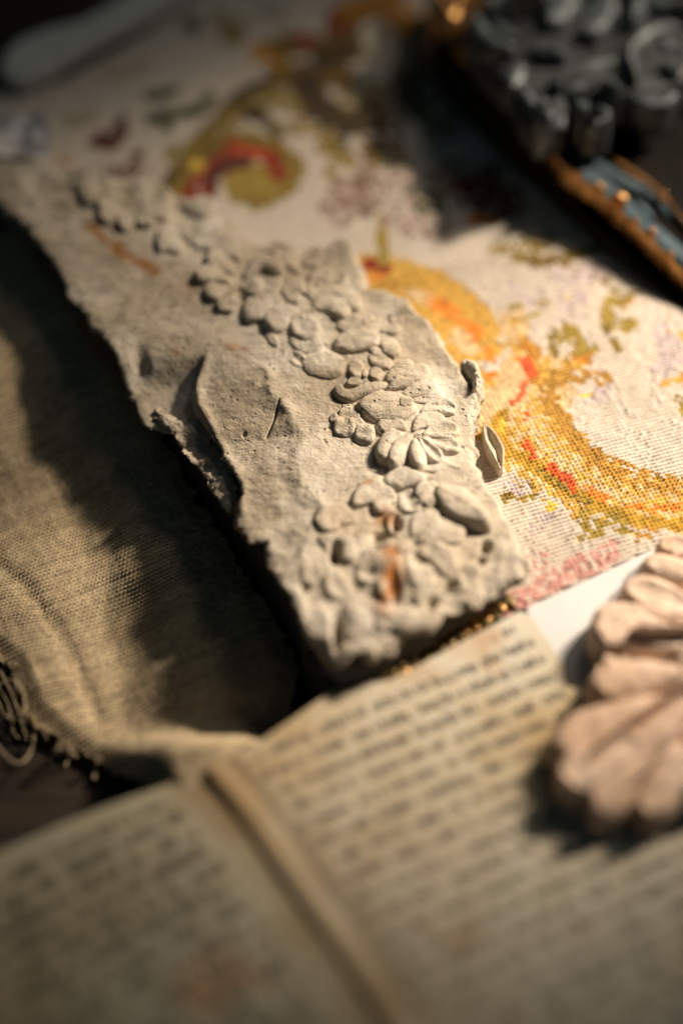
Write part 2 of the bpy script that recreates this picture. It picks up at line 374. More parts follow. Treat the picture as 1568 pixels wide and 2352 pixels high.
# sharp rosette, middle right
rosette('sharp spiral rosette of eight petals near the right edge', Z6, (845, 752), 30, [
    ([(770, 700), (660, 645), (530, 690)], 130, 1.9, {}),
    ([(745, 735), (640, 800), (575, 960)], 190, 3.0, dict(steep=5, asym=.3)),
    ([(810, 745), (710, 850), (655, 1005)], 150, 3.2, dict(steep=4, asym=.4)),
    ([(822, 765), (835, 880), (880, 1020)], 130, 3.0, dict(steep=3.5, asym=.4)),
    ([(850, 765), (930, 850), (1030, 960)], 105, 2.7, dict(hollow=.55)),
    ([(870, 760), (1010, 785), (1175, 850)], 115, 2.4, dict(hollow=.6)),
    ([(870, 745), (1020, 700), (1170, 690)], 130, 2.5, dict(hollow=.5)),
    ([(800, 720), (890, 630), (1060, 610)], 120, 2.0, {})])
# pointed leaves above it
leaf(Z6, [(850, 530), (620, 530), (365, 505)], 225, 2.6, prof='leaf', keel=.25, rise=.1, steep=4)
leaf(Z6, [(690, 500), (760, 505), (812, 515)], 110, 2.7, prof='blob', rise=.1)
leaf(Z6, [(640, 355), (430, 400), (320, 440), (240, 400), (262, 345)], 78, 2.2, prof='ridge', rise=.2)
leaf(Z6, [(500, 330), (400, 320), (290, 345)], 85, 1.6, prof='leaf', hollow=.4)
leaf(Z6, [(590, 350), (690, 270), (815, 180)], 112, 2.6, rise=.3)
leaf(Z6, [(600, 400), (770, 310), (945, 225)], 135, 2.9, rise=.3)
leaf(Z6, [(700, 450), (860, 380), (1000, 330)], 125, 2.2, rise=.3)
leaf(Z6, [(800, 470), (900, 440), (1060, 430)], 110, 1.6)
leaf(Z6, [(860, 560), (1000, 500), (1145, 545)], 120, 2.0, hollow=.6, rough=.0004)
leaf(Z6, [(545, 230), (520, 290), (500, 340)], 120, 2.1, prof='blob')
leaf(Z6, [(455, 240), (440, 280), (450, 320)], 60, 1.6, prof='blob')
leaf(Z6, [(330, 180), (370, 240), (330, 290)], 130, 1.6, prof='blob', rough=.0003)
leaf(Z6, [(470, 130), (520, 190), (640, 230)], 70, 1.5)
for a, b, r, h in ((285, 650, 92, 3.0), (440, 715, 85, 2.6), (320, 575, 90, 1.6), (210, 590, 40, 1.0), (300, 500, 40, 1.2), (370, 640, 70, 1.5)):
    leaf(Z6, [(a-r, b-r*.15), (a+r, b+r*.3)], r*1.6, h, 'bud', prof='blob', rise=.1, rough=.0007, n=18, k=13)
leaf(Z6, [(190, 60), (380, 25), (570, 40)], 190, 2.6, prof='leaf', hollow=.22, rise=.1)
leaf(Z6, [(545, 30), (620, 70), (690, 150)], 130, 2.3, rise=.2)
# below the sharp rosette
leaf(Z5, [(965, 655), (1070, 640), (1178, 655)], 96, 2.8, prof='leaf', rise=.1)
leaf(Z5, [(1170, 640), (1260, 640), (1400, 590)], 70, 1.5)
leaf(Z5, [(1180, 660), (1300, 665), (1440, 650)], 80, 1.5)
leaf(Z5, [(1150, 600), (1240, 590), (1340, 610)], 60, 1.4)
leaf(Z5, [(1040, 745), (930, 690), (825, 770)], 110, 2.6, prof='leaf', rise=.2, hollow=.15)
leaf(Z5, [(1030, 700), (980, 740), (945, 800)], 75, 2.4, rise=.2)
leaf(Z5, [(1060, 690), (1100, 760), (1105, 810)], 110, 3.0, 'bud', prof='blob', hollow=.6)
leaf(Z5, [(1110, 700), (1170, 715), (1215, 780)], 120, 2.8, rise=.1)
leaf(Z5, [(1195, 700), (1320, 770), (1475, 880)], 165, 5.0, prof='leaf', rise=.35, steep=4, rough=.0003)
# blurred rosette on the weathered end
rosette('worn rosette stained orange on the weathered lower end', Z7, (800, 490), 45, [
    ([(830, 440), (900, 350), (1000, 330)], 120, 2.6, {}),
    ([(850, 470), (1000, 400), (1130, 430)], 130, 3.0, {}),
    ([(860, 520), (960, 520), (1080, 640)], 120, 2.6, dict(hollow=.3)),
    ([(810, 540), (870, 620), (940, 740)], 130, 2.6, {}),
    ([(770, 540), (720, 640), (690, 790)], 120, 2.4, dict(hollow=.3)),
    ([(740, 520), (640, 580), (560, 690)], 130, 2.6, dict(hollow=.3)),
    ([(740, 470), (620, 440), (520, 500)], 130, 2.4, {}),
    ([(770, 440), (740, 350), (760, 290)], 90, 2.6, {})])
leaf(Z7, [(560, 330), (430, 300), (330, 380)], 130, 2.2)
leaf(Z7, [(330, 420), (470, 480), (540, 560)], 150, 2.4)
leaf(Z7, [(440, 540), (420, 680), (520, 760)], 110, 2.4, hollow=.3)
leaf(Z7, [(600, 800), (720, 880), (900, 860), (1000, 780)], 110, 2.8, prof='ridge')
leaf(Z7, [(1010, 720), (1130, 660), (1190, 560)], 110, 2.4)
leaf(Z7, [(500, 980), (560, 860), (500, 760)], 150, 2.5)
leaf(Z7, [(230, 800), (330, 880), (420, 1000)], 150, 3.2, prof='leaf')
leaf(Z7, [(860, 620), (900, 720), (860, 800)], 80, 2.2)
# upper rosette with the curled heart
rosette('curled rosette in the middle of the slab', ZU, (905, 735), 55, [
    ([(760, 700), (660, 660), (575, 720), (580, 790)], 190, 3.0, {}),
    ([(850, 720), (730, 750), (625, 840)], 150, 3.0, {}),
    ([(850, 740), (860, 820), (985, 870)], 150, 3.4, dict(hollow=.2)),
    ([(920, 720), (1010, 680), (1110, 710), (1120, 790)], 115, 3.2, {}),
    ([(910, 680), (1040, 600), (1190, 640), (1200, 720)], 100, 2.6, {}),
    ([(910, 650), (960, 520), (1060, 440)], 130, 2.8, dict(hollow=.3)),
    ([(1000, 580), (1090, 520), (1130, 450)], 100, 2.6, dict(hollow=.5)),
    ([(850, 670), (800, 600), (860, 500)], 150, 2.8, dict(hollow=.2))])
leaf(ZU, [(1080, 820), (1200, 800), (1350, 755)], 120, 2.2, prof='leaf')
leaf(ZU, [(1370, 850), (1430, 830), (1510, 835)], 70, 1.6)
leaf(ZU, [(1420, 740), (1500, 720), (1570, 690)], 60, 1.5, prof='leaf')
leaf(ZU, [(1420, 760), (1480, 770), (1530, 750)], 50, 1.3, prof='leaf')
leaf(ZU, [(770, 900), (900, 930), (1010, 960)], 130, 2.0, prof='leaf')
leaf(ZU, [(860, 1010), (1000, 1060), (1150, 1090)], 180, 1.8, prof='blob')
leaf(ZU, [(740, 960), (810, 1010), (900, 1060)], 90, 1.6, 'bud', prof='blob', hollow=.9, rough=.0006)
# rosette farther back
rosette('soft rosette with folded petals left of the curled one', ZU, (400, 580), 50, [
    ([(430, 470), (330, 400), (230, 370)], 110, 2.8, {}),
    ([(400, 520), (280, 480), (150, 500)], 110, 2.8, {}),
    ([(380, 570), (290, 590), (250, 640)], 110, 2.4, {}),
    ([(420, 600), (400, 660), (290, 690)], 90, 2.4, {}),
    ([(440, 560), (540, 560), (560, 640)], 110, 2.9, {}),
    ([(470, 510), (600, 400), (750, 470)], 110, 3.2, {}),
    ([(520, 600), (640, 590), (730, 520)], 100, 2.6, {})])
leaf(ZU, [(600, 300), (700, 290), (760, 390)], 110, 2.6, hollow=.5)
leaf(ZU, [(860, 420), (930, 370), (1010, 310)], 90, 2.4)
leaf(ZU, [(770, 380), (800, 320), (770, 260)], 60, 2.0)
leaf(ZU, [(1000, 470), (1090, 330), (1200, 300)], 120, 1.3)
# farthest rosette
rosette('far blurred rosette at the upper left end', Z3, (610, 340), 40, [
    ([(610+math.cos(a)*35, 340+math.sin(a)*25), (610+math.cos(a+.25)*110, 340+math.sin(a+.25)*70), (610+math.cos(a+.45)*r, 340+math.sin(a+.45)*r*.62)], 78, 3.0, dict(hollow=.25))
    for a, r in zip(np.linspace(0, 2*math.pi, 9)[:-1], (190, 175, 150, 165, 180, 160, 170, 185))])
leaf(Z3, [(820, 300), (900, 330), (1000, 320)], 90, 3.0); leaf(Z3, [(830, 430), (920, 440), (1020, 400)], 80, 2.8)
leaf(Z3, [(840, 560), (780, 500), (720, 480)], 110, 2.4); leaf(Z3, [(330, 220), (400, 260), (420, 340)], 90, 2.6)
leaf(Z3, [(900, 500), (1000, 520), (1100, 470)], 70, 2.6)
for pts, wd, h in (([(610, 560), (655, 600), (700, 640)], 26, 1.2), ([(560, 640), (600, 690), (640, 700)], 24, 1.1), ([(830, 790), (865, 820), (900, 850)], 22, 1.3), ([(690, 790), (730, 820), (745, 850)], 22, 1.2),
                   ([(800, 850), (835, 870), (850, 905)], 18, 1.2), ([(790, 1130), (830, 1100), (880, 1100)], 18, 1.2), ([(1000, 1120), (1040, 1105), (1085, 1120)], 22, 1.2), ([(990, 1150), (1040, 1140), (1090, 1160)], 24, 1.3),
                   ([(450, 560), (500, 570), (560, 600)], 26, 1.4), ([(380, 520), (430, 540), (470, 580)], 30, 1.6), ([(640, 740), (620, 770), (640, 800)], 18, 1.0), ([(855, 1000), (830, 985), (800, 1000)], 14, .9)):
    leaf(lambda a, b: (a, b), pts, wd, h)
# chip standing out of the right edge, with its dark hollow
sp('knob', frag, [(1054, 852), (1074, 852), (1096, 866)], 32, 1.1, prof='blob', rough=.0006)
sp('knob', frag, [(1074, 866), (1088, 884), (1084, 908)], 24, 1.0, prof='blob', rough=.0006)
chip = petal('edge_chip', frag, [(1108, 975), (1135, 1030), (1150, 1088)], 42, .0034, .0250, M['plaster'], prof='leaf', hollow=.8, fan=-1., rough=.0006, seed=77, sink=.008)

# ------------------------------------------------------------------ embroidered cloth
TAP = [(-400, 240), (60, 208), (140, 186), (260, 120), (420, 20), (520, -60), (700, -200), (1900, -200), (1900, 1090), (1568, 1240), (1205, 1398), (1110, 1442), (905, 1560), (760, 1570), (700, 1470), (690, 1420), (640, 1320), (520, 1130), (390, 960), (270, 800), (130, 600), (0, 500), (-60, 440), (-400, 400)]
tapw = tow(TAP, ZC)
tap = thing('embroidered_cloth', tuple(P(1300, 900, 0)), 'cream needlepoint cloth stitched with gold scrolls, red accents and flowers', 'embroidery')
cell = .00125
pa = P(1350, 1000, ZC); pb = P(1500, 962, ZC); ea = (pb-pa)[:2]; ea /= np.linalg.norm(ea); eb = np.array([-ea[1], ea[0]])
CREAM = np.array([.68, .60, .51])
C = dict(orange=(.82, .27, .035), red=(.70, .12, .03), ochre=(.50, .27, .045), gold=(.68, .41, .085), olive=(.28, .19, .035), pale=(.74, .54, .30), lilac=(.60, .50, .50), ygreen=(.38, .27, .05), dgreen=(.075, .09, .04),
         brown=(.16, .09, .02), maroon=(.13, .035, .025), pink=(.66, .36, .31), mauve=(.34, .22, .19), dred=(.30, .032, .012), dkbr=(.06, .04, .015), cream=tuple(CREAM), obr=(.55, .24, .03), yel=(.80, .56, .08), dgold=(.54, .32, .035))
# strokes: colour, points, radius, coverage
ST = [
 # large golden leaf beside the slab
 ('gold', [(850, 640), (930, 665), (1000, 715), (1060, 780), (1100, 850), (1140, 920), (1150, 1000)], 52, .95), ('orange', [(850, 622), (900, 630), (960, 655), (1030, 705), (1090, 770)], 22, .6), ('pale', [(940, 665), (975, 690)], 20, .8),
 ('gold', [(900, 618), (980, 640), (1050, 680), (1100, 740), (1125, 800)], 24, .9), ('pale', [(1050, 775), (1080, 800)], 22, .85), ('orange', [(1075, 745), (1095, 770)], 14, .9), ('orange', [(1000, 700), (1040, 712)], 14, .85), ('cream', [(1115, 845), (1150, 830)], 18, .9),
 ('orange', [(1118, 800), (1125, 825)], 10, .9), ('dred', [(842, 605), (885, 612)], 12, .9), ('orange', [(1110, 870), (1165, 862)], 10, .8),
 ('pale', [(1110, 930), (1170, 900), (1180, 860), (1195, 800), (1175, 745)], 32, .93), ('gold', [(1180, 740), (1150, 720)], 10, .5),
 ('pale', [(1110, 960), (1160, 935), (1200, 890), (1230, 860)], 22, .9),
 # right hand scroll, body then edges
 ('pale', [(1260, 880), (1230, 960), (1250, 1040), (1330, 1110), (1420, 1150), (1500, 1160), (1600, 1150)], 58, .97), ('pale', [(1170, 960), (1180, 1040), (1240, 1100)], 40, .9),
 ('gold', [(1205, 800), (1235, 840), (1270, 875), (1240, 930), (1270, 1000), (1320, 1050), (1400, 1095), (1500, 1135), (1620, 1150)], 32, .6), ('gold', [(1170, 985), (1200, 1060), (1290, 1130), (1400, 1180), (1520, 1190), (1640, 1170)], 38, .5),
 ('ochre', [(1250, 880), (1310, 860), (1370, 872), (1392, 878)], 17, .7), ('ochre', [(1240, 880), (1268, 930), (1300, 985), (1338, 1035), (1390, 1075), (1450, 1100), (1560, 1122), (1640, 1130)], 22, .72), ('obr', [(1320, 835), (1345, 825)], 15, .8), ('obr', [(1205, 790), (1230, 815)], 13, .8),
 ('dgold', [(1150, 958), (1140, 1000), (1152, 1045)], 17, .9), ('yel', [(1150, 975), (1142, 1020)], 9, .5), ('dgold', [(1163, 1035), (1209, 1060), (1292, 1122), (1375, 1172), (1457, 1202), (1600, 1212)], 15, .88), ('olive', [(1230, 1085), (1292, 1125), (1350, 1160)], 9, .6),
 ('red', [(1200, 832), (1218, 858)], 12, .85), ('red', [(1202, 880), (1192, 910), (1172, 932)], 7, .85), ('red', [(1205, 955), (1208, 968)], 5, .9), ('red', [(1204, 1020), (1222, 1046), (1230, 1062)], 7, .85), ('red', [(1262, 1074), (1300, 1102), (1315, 1125)], 10, .75), ('orange', [(1330, 1120), (1385, 1150)], 9, .6), ('orange', [(1440, 1170), (1510, 1175), (1568, 1165)], 11, .55),
 ('olive', [(1156, 1152), (1180, 1132), (1210, 1120)], 10, .8), ('ygreen', [(1190, 1150), (1230, 1140)], 9, .6), ('ygreen', [(1340, 1190), (1350, 1225), (1400, 1200), (1430, 1215)], 17, .7), ('yel', [(1262, 1165)], 10, .9), ('ochre', [(1460, 1240), (1500, 1220)], 10, .7), ('ygreen', [(1330, 1240), (1380, 1232)], 8, .5),
 ('lilac', [(1165, 1112), (1195, 1120)], 17, .6), ('lilac', [(1250, 1195), (1220, 1220)], 15, .4), ('lilac', [(1350, 915), (1385, 895)], 16, .6), ('yel', [(1335, 910), (1355, 905)], 6, .8),
 # small leaves on the white ground
 ('ygreen', [(1168, 708), (1200, 700), (1255, 694)], 7, .8), ('ygreen', [(1198, 732), (1240, 722)], 6, .5), ('ygreen', [(1280, 770), (1300, 760), (1330, 795)], 20, .8), ('olive', [(1262, 778), (1275, 815)], 9, .8), ('ygreen', [(1320, 805), (1360, 800)], 12, .6), ('gold', [(1305, 830), (1330, 845)], 14, .6),
 ('ygreen', [(1385, 715), (1400, 750), (1440, 750)], 17, .85), ('olive', [(1378, 745), (1415, 800)], 10, .8), ('ygreen', [(1395, 690), (1430, 700), (1450, 680)], 12, .8), ('obr', [(1425, 715), (1450, 690)], 6, .7), ('ygreen', [(1440, 760), (1450, 740)], 10, .7), ('yel', [(1300, 692), (1320, 694)], 6, .7),
 ('lilac', [(1520, 770), (1540, 820), (1520, 860)], 24, .7), ('lilac', [(1180, 665), (1240, 690)], 22, .35), ('lilac', [(1290, 640), (1340, 655), (1300, 690)], 26, .5), ('lilac', [(1330, 720), (1290, 730)], 22, .3),
 ('gold', [(1520, 885), (1568, 870)], 8, .8), ('obr', [(1556, 850), (1575, 890)], 8, .8), ('ygreen', [(1556, 920), (1568, 950)], 12, .6), ('gold', [(1540, 760), (1600, 800)], 9, .6),
 ('pink', [(1090, 1440), (1200, 1372), (1300, 1320), (1400, 1275)], 24, .72), ('pink', [(1180, 1310), (1240, 1290)], 22, .5), ('dred', [(1130, 1420), (1200, 1378)], 7, .25),
 # olive sprig below the frame
 ('olive', [(1180, 590), (1235, 598), (1330, 590), (1380, 570)], 10, .85), ('brown', [(1225, 610), (1280, 600)], 8, .7), ('olive', [(1200, 560), (1250, 570)], 9, .6), ('olive', [(1300, 620), (1400, 650), (1430, 690)], 10, .4), ('lilac', [(1280, 630), (1400, 620)], 20, .5),
 # flowers in the middle distance
 ('ygreen', [(873, 505), (872, 560), (880, 600)], 10, .95), ('dgreen', [(840, 485), (858, 470)], 12, .8), ('mauve', [(770, 480), (800, 450), (850, 430)], 34, .65), ('mauve', [(900, 500), (960, 470), (940, 520)], 26, .45), ('maroon', [(1060, 440), (1110, 450), (1140, 470)], 30, .65), ('maroon', [(1030, 400), (1120, 420)], 22, .6),
 ('orange', [(1080, 502), (1130, 500)], 9, .85), ('dgreen', [(990, 410), (1000, 450), (1010, 480)], 16, .7), ('dgreen', [(940, 440), (970, 470)], 14, .6), ('olive', [(1130, 570), (1190, 560), (1250, 545)], 11, .6), ('mauve', [(980, 520), (1020, 540)], 20, .3), ('brown', [(850, 350), (830, 420)], 14, .5), ('mauve', [(880, 330), (930, 400)], 22, .4),
 ('olive', [(740, 340), (780, 340), (800, 370)], 13, .85), ('dgreen', [(750, 325), (790, 335)], 8, .8), ('olive', [(760, 400), (770, 370)], 12, .6), ('brown', [(835, 340), (900, 320)], 20, .5), ('maroon', [(1140, 400), (1180, 470)], 26, .5), ('olive', [(860, 370), (920, 360)], 14, .5),
 # red and olive spiral
 ('olive', [(405, 440), (420, 400), (470, 350), (560, 325), (640, 345), (678, 390), (650, 440), (585, 462), (540, 440), (535, 405)], 17, .96), ('brown', [(385, 420), (430, 365), (500, 330)], 12, .9), ('ygreen', [(550, 412), (600, 412)], 27, .96), ('dred', [(485, 392), (530, 352), (590, 352), (632, 372), (635, 402)], 14, .97), ('red', [(545, 352), (600, 356)], 7, .6), ('maroon', [(475, 455), (482, 420), (515, 385), (560, 372)], 13, .95), ('dred', [(440, 448), (455, 420), (462, 470)], 14, .85), ('yel', [(450, 385)], 15, .5),
 # long scroll running back
 ('brown', [(440, 340), (490, 290), (540, 225), (600, 195), (660, 185)], 13, .95), ('olive', [(400, 360), (470, 330), (520, 300), (560, 240), (640, 225), (720, 260)], 18, .75), ('dkbr', [(530, 235), (560, 208), (615, 190)], 9, .9), ('dkbr', [(570, 262), (600, 275), (630, 300)], 13, .92), ('brown', [(640, 170), (720, 180), (790, 175)], 22, .9), ('olive', [(640, 300), (700, 290), (760, 320)], 13, .7),
 ('dkbr', [(700, 200), (730, 250), (790, 280), (850, 270)], 26, .95), ('brown', [(760, 130), (800, 60), (860, 20), (900, 60)], 34, .9), ('obr', [(590, 120), (640, 135)], 16, .85), ('brown', [(640, 110), (700, 100), (740, 110)], 18, .85), ('dred', [(690, 88), (710, 92)], 13, .85), ('dred', [(765, 40), (780, 60)], 14, .9), ('brown', [(880, 120), (920, 180), (900, 250)], 40, .6), ('obr', [(800, 20), (900, -10)], 20, .7), ('cream', [(860, 80), (880, 110)], 22, .8), ('cream', [(860, 170), (870, 150)], 20, .7),
 ('dkbr', [(720, 150), (800, 120)], 18, .7), ('obr', [(930, 40), (960, 100), (985, 130)], 24, .75), ('brown', [(940, 200), (1000, 260)], 40, .6), ('olive', [(800, 230), (850, 200)], 20, .6),
 # green sprigs and red blossoms at the far left
 ('dgreen', [(345, 216), (375, 212), (395, 208)], 10, .9), ('dgreen', [(345, 275), (400, 262), (460, 255), (480, 225)], 11, .92), ('dgreen', [(360, 270), (385, 295)], 10, .9), ('dgreen', [(430, 55), (450, 62)], 11, .85), ('olive', [(500, 40), (530, 80), (550, 60)], 14, .7), ('olive', [(520, 100), (540, 90)], 10, .5), ('dgreen', [(610, 30), (640, 25)], 12, .5),
 ('maroon', [(225, 322), (255, 328), (275, 300)], 15, .85), ('maroon', [(268, 285), (280, 270)], 9, .7), ('maroon', [(255, 405), (285, 410), (305, 380), (312, 355)], 12, .75), ('mauve', [(230, 390), (350, 395)], 14, .4), ('dgreen', [(150, 415), (190, 408)], 12, .7), ('dgreen', [(220, 440), (232, 425)], 10, .6), ('olive', [(150, 280), (200, 260)], 16, .35), ('obr', [(140, 360), (150, 375)], 9, .5), ('olive', [(250, 170), (330, 150)], 18, .25), ('dgreen', [(330, 440), (380, 452)], 11, .6), ('olive', [(640, 170), (660, 60)], 15, .3),
]
def paint(ci, cj):
    cx = pa[0]+cell*((ci+.25)*ea[0]+(cj+.5)*eb[0]); cy = pa[1]+cell*((ci+.25)*ea[1]+(cj+.5)*eb[1])
    qx, qy = Q(cx, cy, ZC)
    h = lambda k: TAB[(ci.astype(int)*7+k*31) & 511, (cj.astype(int)*3+k*57+ci.astype(int)) & 511]
    col = CREAM[None]*(1+.10*(h(1)-.5))[:, None]; kind = np.zeros(len(cx), bool)
    for k, (c, pts, r, cov) in enumerate(ST):
        rr = r*(1.35 if pts[0][1] < 620 else 1.0)*(1+.38*(vn(cx*420, cy*420, k)))
        hit = (linedist(qx, qy, pts) < rr) & (h(k+2) < cov*1.12)
        col = np.where(hit[:, None], np.array(C[c])[None]*(1+.5*(h(k+9)-.5))[:, None], col); kind |= hit
    return col, kind
def build_stitches(ia, ja, sub, near):
    # ia, ja: ranges of cells
    u = (np.arange(ia[0]*sub, ia[1]*sub+1)/sub); v = (np.arange(ja[0]*sub, ja[1]*sub+1)/sub)
    U, W = np.meshgrid(u, v, indexing='ij')
    X = pa[0]+cell*(U*ea[0]+W*eb[0]); Y = pa[1]+cell*(U*ea[1]+W*eb[1])
    Z = ZC+.0006*fbm(X, Y, .03, 3, 50)
    if near:
        X = X+.00010*fbm(X, Y, .003, 2, 51); Y = Y+.00012*fbm(X, Y, .003, 2, 52)
        rib = np.abs(np.sin(np.pi*W))**.7; ci = np.floor(U+.5*(W-np.floor(W)))
        st = np.abs(np.sin(np.pi*(U+.5*(W-np.floor(W)))))**.6
        A_, B_ = np.meshgrid(np.arange(ia[0]-1, ia[1]+2), np.arange(ja[0]-1, ja[1]+2), indexing='ij')
        kk = paint(A_.ravel().astype(float), B_.ravel().astype(float))[1].reshape(A_.shape)
        kv = kk[(ci-ia[0]+1).astype(int).clip(0, kk.shape[0]-1), (np.floor(W)-ja[0]+1).astype(int).clip(0, kk.shape[1]-1)]
        Z = Z+.00085*rib*np.where(kv, .50+.50*st, .84+.16*st)*(1+.25*vn(ci*.91, np.floor(W)*.87, 5))
    n, m = U.shape; F = gridF(n, m)
    fu = U[:-1, :-1].ravel()+.5/sub; fv = W[:-1, :-1].ravel()+.5/sub
    ci = np.floor(fu+(.5*(fv-np.floor(fv)) if near else 0)); cj = np.floor(fv)
    cx = pa[0]+cell*((ci+.25)*ea[0]+(cj+.5)*eb[0]); cy = pa[1]+cell*((ci+.25)*ea[1]+(cj+.5)*eb[1])
    keep = polydist(cx, cy, tapw) < -.0002
    qx, qy = Q(cx, cy, ZC); keep &= (qx > -220) & (qx < 1800) & (qy > -260)
    F = F[keep]; cx, cy, qx, qy, ci, cj = (a[keep] for a in (cx, cy, qx, qy, ci, cj))
    col, kind = paint(ci, cj)
    V = np.stack([X, Y, Z], -1).reshape(-1, 3)
    V, F = compress(V, F)
    return V, F, np.clip(col, 0, .9)
ci0, ci1 = -150, 130
V, F, c = build_stitches((-85, 62), (-75, 62), 4, True)
o = raw('stitches', V, F, M['stitch'], tap, col=c); o['kind'] = 'stuff'
V, F, c = build_stitches((-190, 200), (62, 330), 1, False)
o = raw('stitches', V, F, M['stitch'], tap, col=c); o['kind'] = 'stuff'
V, F, c = build_stitches((-190, -85), (-75, 62), 1, False); o = raw('stitches', V, F, M['stitch'], tap, col=c); o['kind'] = 'stuff'
V, F, c = build_stitches((62, 200), (-140, 62), 1, False); o = raw('stitches', V, F, M['stitch'], tap, col=c); o['kind'] = 'stuff'
V, F, c = build_stitches((-85, 62), (-140, -75), 4, True)
if len(F): o = raw('stitches', V, F, M['stitch'], tap, col=c); o['kind'] = 'stuff'
def prism(name, poly, z0, z1, m, parent=None, bev=0.):
    n = len(poly); z1 = z1 if hasattr(z1, '__len__') else [z1]*n; top = [(*p, q) for p, q in zip(poly, z1)]; bot = [(*p, z0) for p in poly]
    F = [list(range(n))[::-1], list(range(n, 2*n))]+[[i, (i+1) % n, n+(i+1) % n, n+i] for i in range(n)]
    o = raw(name, np.array(bot+top), F, m, parent, smooth=False)
    import bmesh
    bm = bmesh.new(); bm.from_mesh(o.data); bmesh.ops.recalc_face_normals(bm, faces=bm.faces)
    if bev: bmesh.ops.bevel(bm, geom=[e for e in bm.edges if all(v.co.z > min(z1)-.0001-(root_of(parent).location.z if parent else 0) for v in e.verts)], offset=bev, segments=3, affect='EDGES', clamp_overlap=True)
    bm.to_mesh(o.data); bm.free(); return o
prism('padding', tapw, .0003, ZC-.0012, M['pad'], tap)
# dark metal beading along the hem under the slab's end
bead_me = None
import bmesh
hp = curve([(845, 1592), (905, 1560), (985, 1512), (1060, 1466), (1120, 1430), (1172, 1385)], 46)
for k, (a, b) in enumerate(hp):
    for row in range(2):
        if random.random() < .15: continue
        p = P(a+random.uniform(-5, 5)-row*4, b+random.uniform(-4, 4)-row*16, .0232)
        if bead_me is None:
            me = bpy.data.meshes.new('bead'); bm = bmesh.new(); bmesh.ops.create_icosphere(bm, subdivisions=2, radius=.0012)
            for f in bm.faces: f.smooth = True
            bm.to_mesh(me); bm.free(); bead_me = {}
            for nm in ('dullgold', 'gold'): q = me.copy(); q.materials.append(M[nm]); bead_me[nm] = q
        o = bpy.data.objects.new('bead', bead_me['gold' if random.random() < .16 else 'dullgold']); COL.objects.link(o); o.parent = tap
        o.location = Vector(p)-tap.location; s = random.uniform(.7, 1.25); o.scale = (s*1.2, s, s*.9); o.rotation_euler = (0, 0, random.random()*3)

# ------------------------------------------------------------------ linen cloth
lin = thing('linen_cloth', tuple(P(120, 1400, .002)), 'coarse tan woven linen cloth with frayed edge left of the slab', 'cloth')
LE = [(-260, 500), (-60, 470), (60, 560), (200, 800), (420, 1120), (600, 1400), (690, 1560), (620, 1690), (520, 1760), (470, 1800), (425, 1828), (380, 1832), (330, 1806), (280, 1768), (215, 1742), (150, 1712), (95, 1668), (62, 1640), (40, 1580), (20, 1530), (-20, 1500), (-120, 1480), (-260, 1460)]
LZ = {(620, 1690): .016, (520, 1760): .0235, (470, 1800): .0235, (425, 1828): .0225, (380, 1832): .020, (330, 1806): .015, (280, 1768): .009, (215, 1742): .005}
lw = np.array([P(a, b, LZ.get((a, b), .004))[:2] for a, b in LE])
la = P(100, 1500, .004); lb = P(300, 1435, .004); fa = (lb-la)[:2]; fa /= np.linalg.norm(fa); fb = np.array([-fa[1], fa[0]])
def linz(x, y):
    qx, qy = Q(x, y, .005)
    z = .0036+.0009*fbm(x, y, .05, 2, 60)+.0003*fbm(x, y, .015, 3, 61)
    z = z+.0125*sm((1230-qy)/380)
    z = z+.0025*np.exp(-(((qx-120)/190)**2+((qy-1430)/330)**2))           # soft swell
    q2, q3 = Q(x, y, .020); z = z+.0215*sm((q3-1560)/200)*sm((q2-180)/240)                            # climbs on to the book
    z = z+.0060*sm((qx-np.interp(qy, [700, 900, 1100, 1300, 1500, 1700], [80, 200, 300, 390, 450, 480])+190)/220)*sm((1750-qy)/150)
    dn = linedist(qx, qy, [(-40, 1270), (40, 1330), (110, 1420), (170, 1520), (220, 1640)])
    z = z-.0009*np.exp(-(dn/22)**2)                                           # sewn crease
    e = polydist(x, y, lw); z = z-.002*sm((e+.006)/.006)
    return z
lc = .00118; sub = 4
u = np.arange(-80*sub, 95*sub+1)/sub; v = np.arange(-60*sub, 125*sub+1)/sub
U, W = np.meshgrid(u, v, indexing='ij')
X0 = la[0]+lc*(U*fa[0]+W*fb[0]); Y0 = la[1]+lc*(U*fa[1]+W*fb[1])
X = X0+.0016*fbm(X0, Y0, .03, 2, 62)+.0001*fbm(X0, Y0, .002, 2, 64); Y = Y0+.0016*fbm(X0, Y0, .03, 2, 63)+.0001*fbm(X0, Y0, .002, 2, 65)
par = (np.floor(U+.5)+np.floor(W+.5)) % 2
uu = np.cos(2*np.pi*U)*.5+.5; vv = np.cos(2*np.pi*W)*.5+.5
hw = vv**.55*(.62+.38*(np.cos(2*np.pi*(U+.5*(np.floor(W+.5) % 2)))*.5+.5)**.7)
thick = 1+.35*vn(np.floor(W+.5)*.73, U*.11, 3)+.25*vn(np.floor(U+.5)*.61, W*.13, 8)
Z = linz(X, Y)+.00060*hw*thick
qx, qy = Q(X, Y, .005)
F = gridF(*U.shape); fm = F[:, 0]
fx_, fy_ = X.ravel()[fm], Y.ravel()[fm]
ed = polydist(fx_, fy_, lw)+.0012*fbm(fx_, fy_, .0025, 4, 66)
qf, qg = qx.ravel()[fm], qy.ravel()[fm]
keep = (ed < 0) & (qf > -150)
F = F[keep]
cu, cv = np.floor(U.ravel()[fm][keep]+.5), np.floor(W.ravel()[fm][keep]+.5)
hv = TAB[(cu.astype(int)*5) & 511, (cv.astype(int)*11) & 511]; hr = TAB[3, cv.astype(int) & 511]
base = np.array([.50, .395, .25])
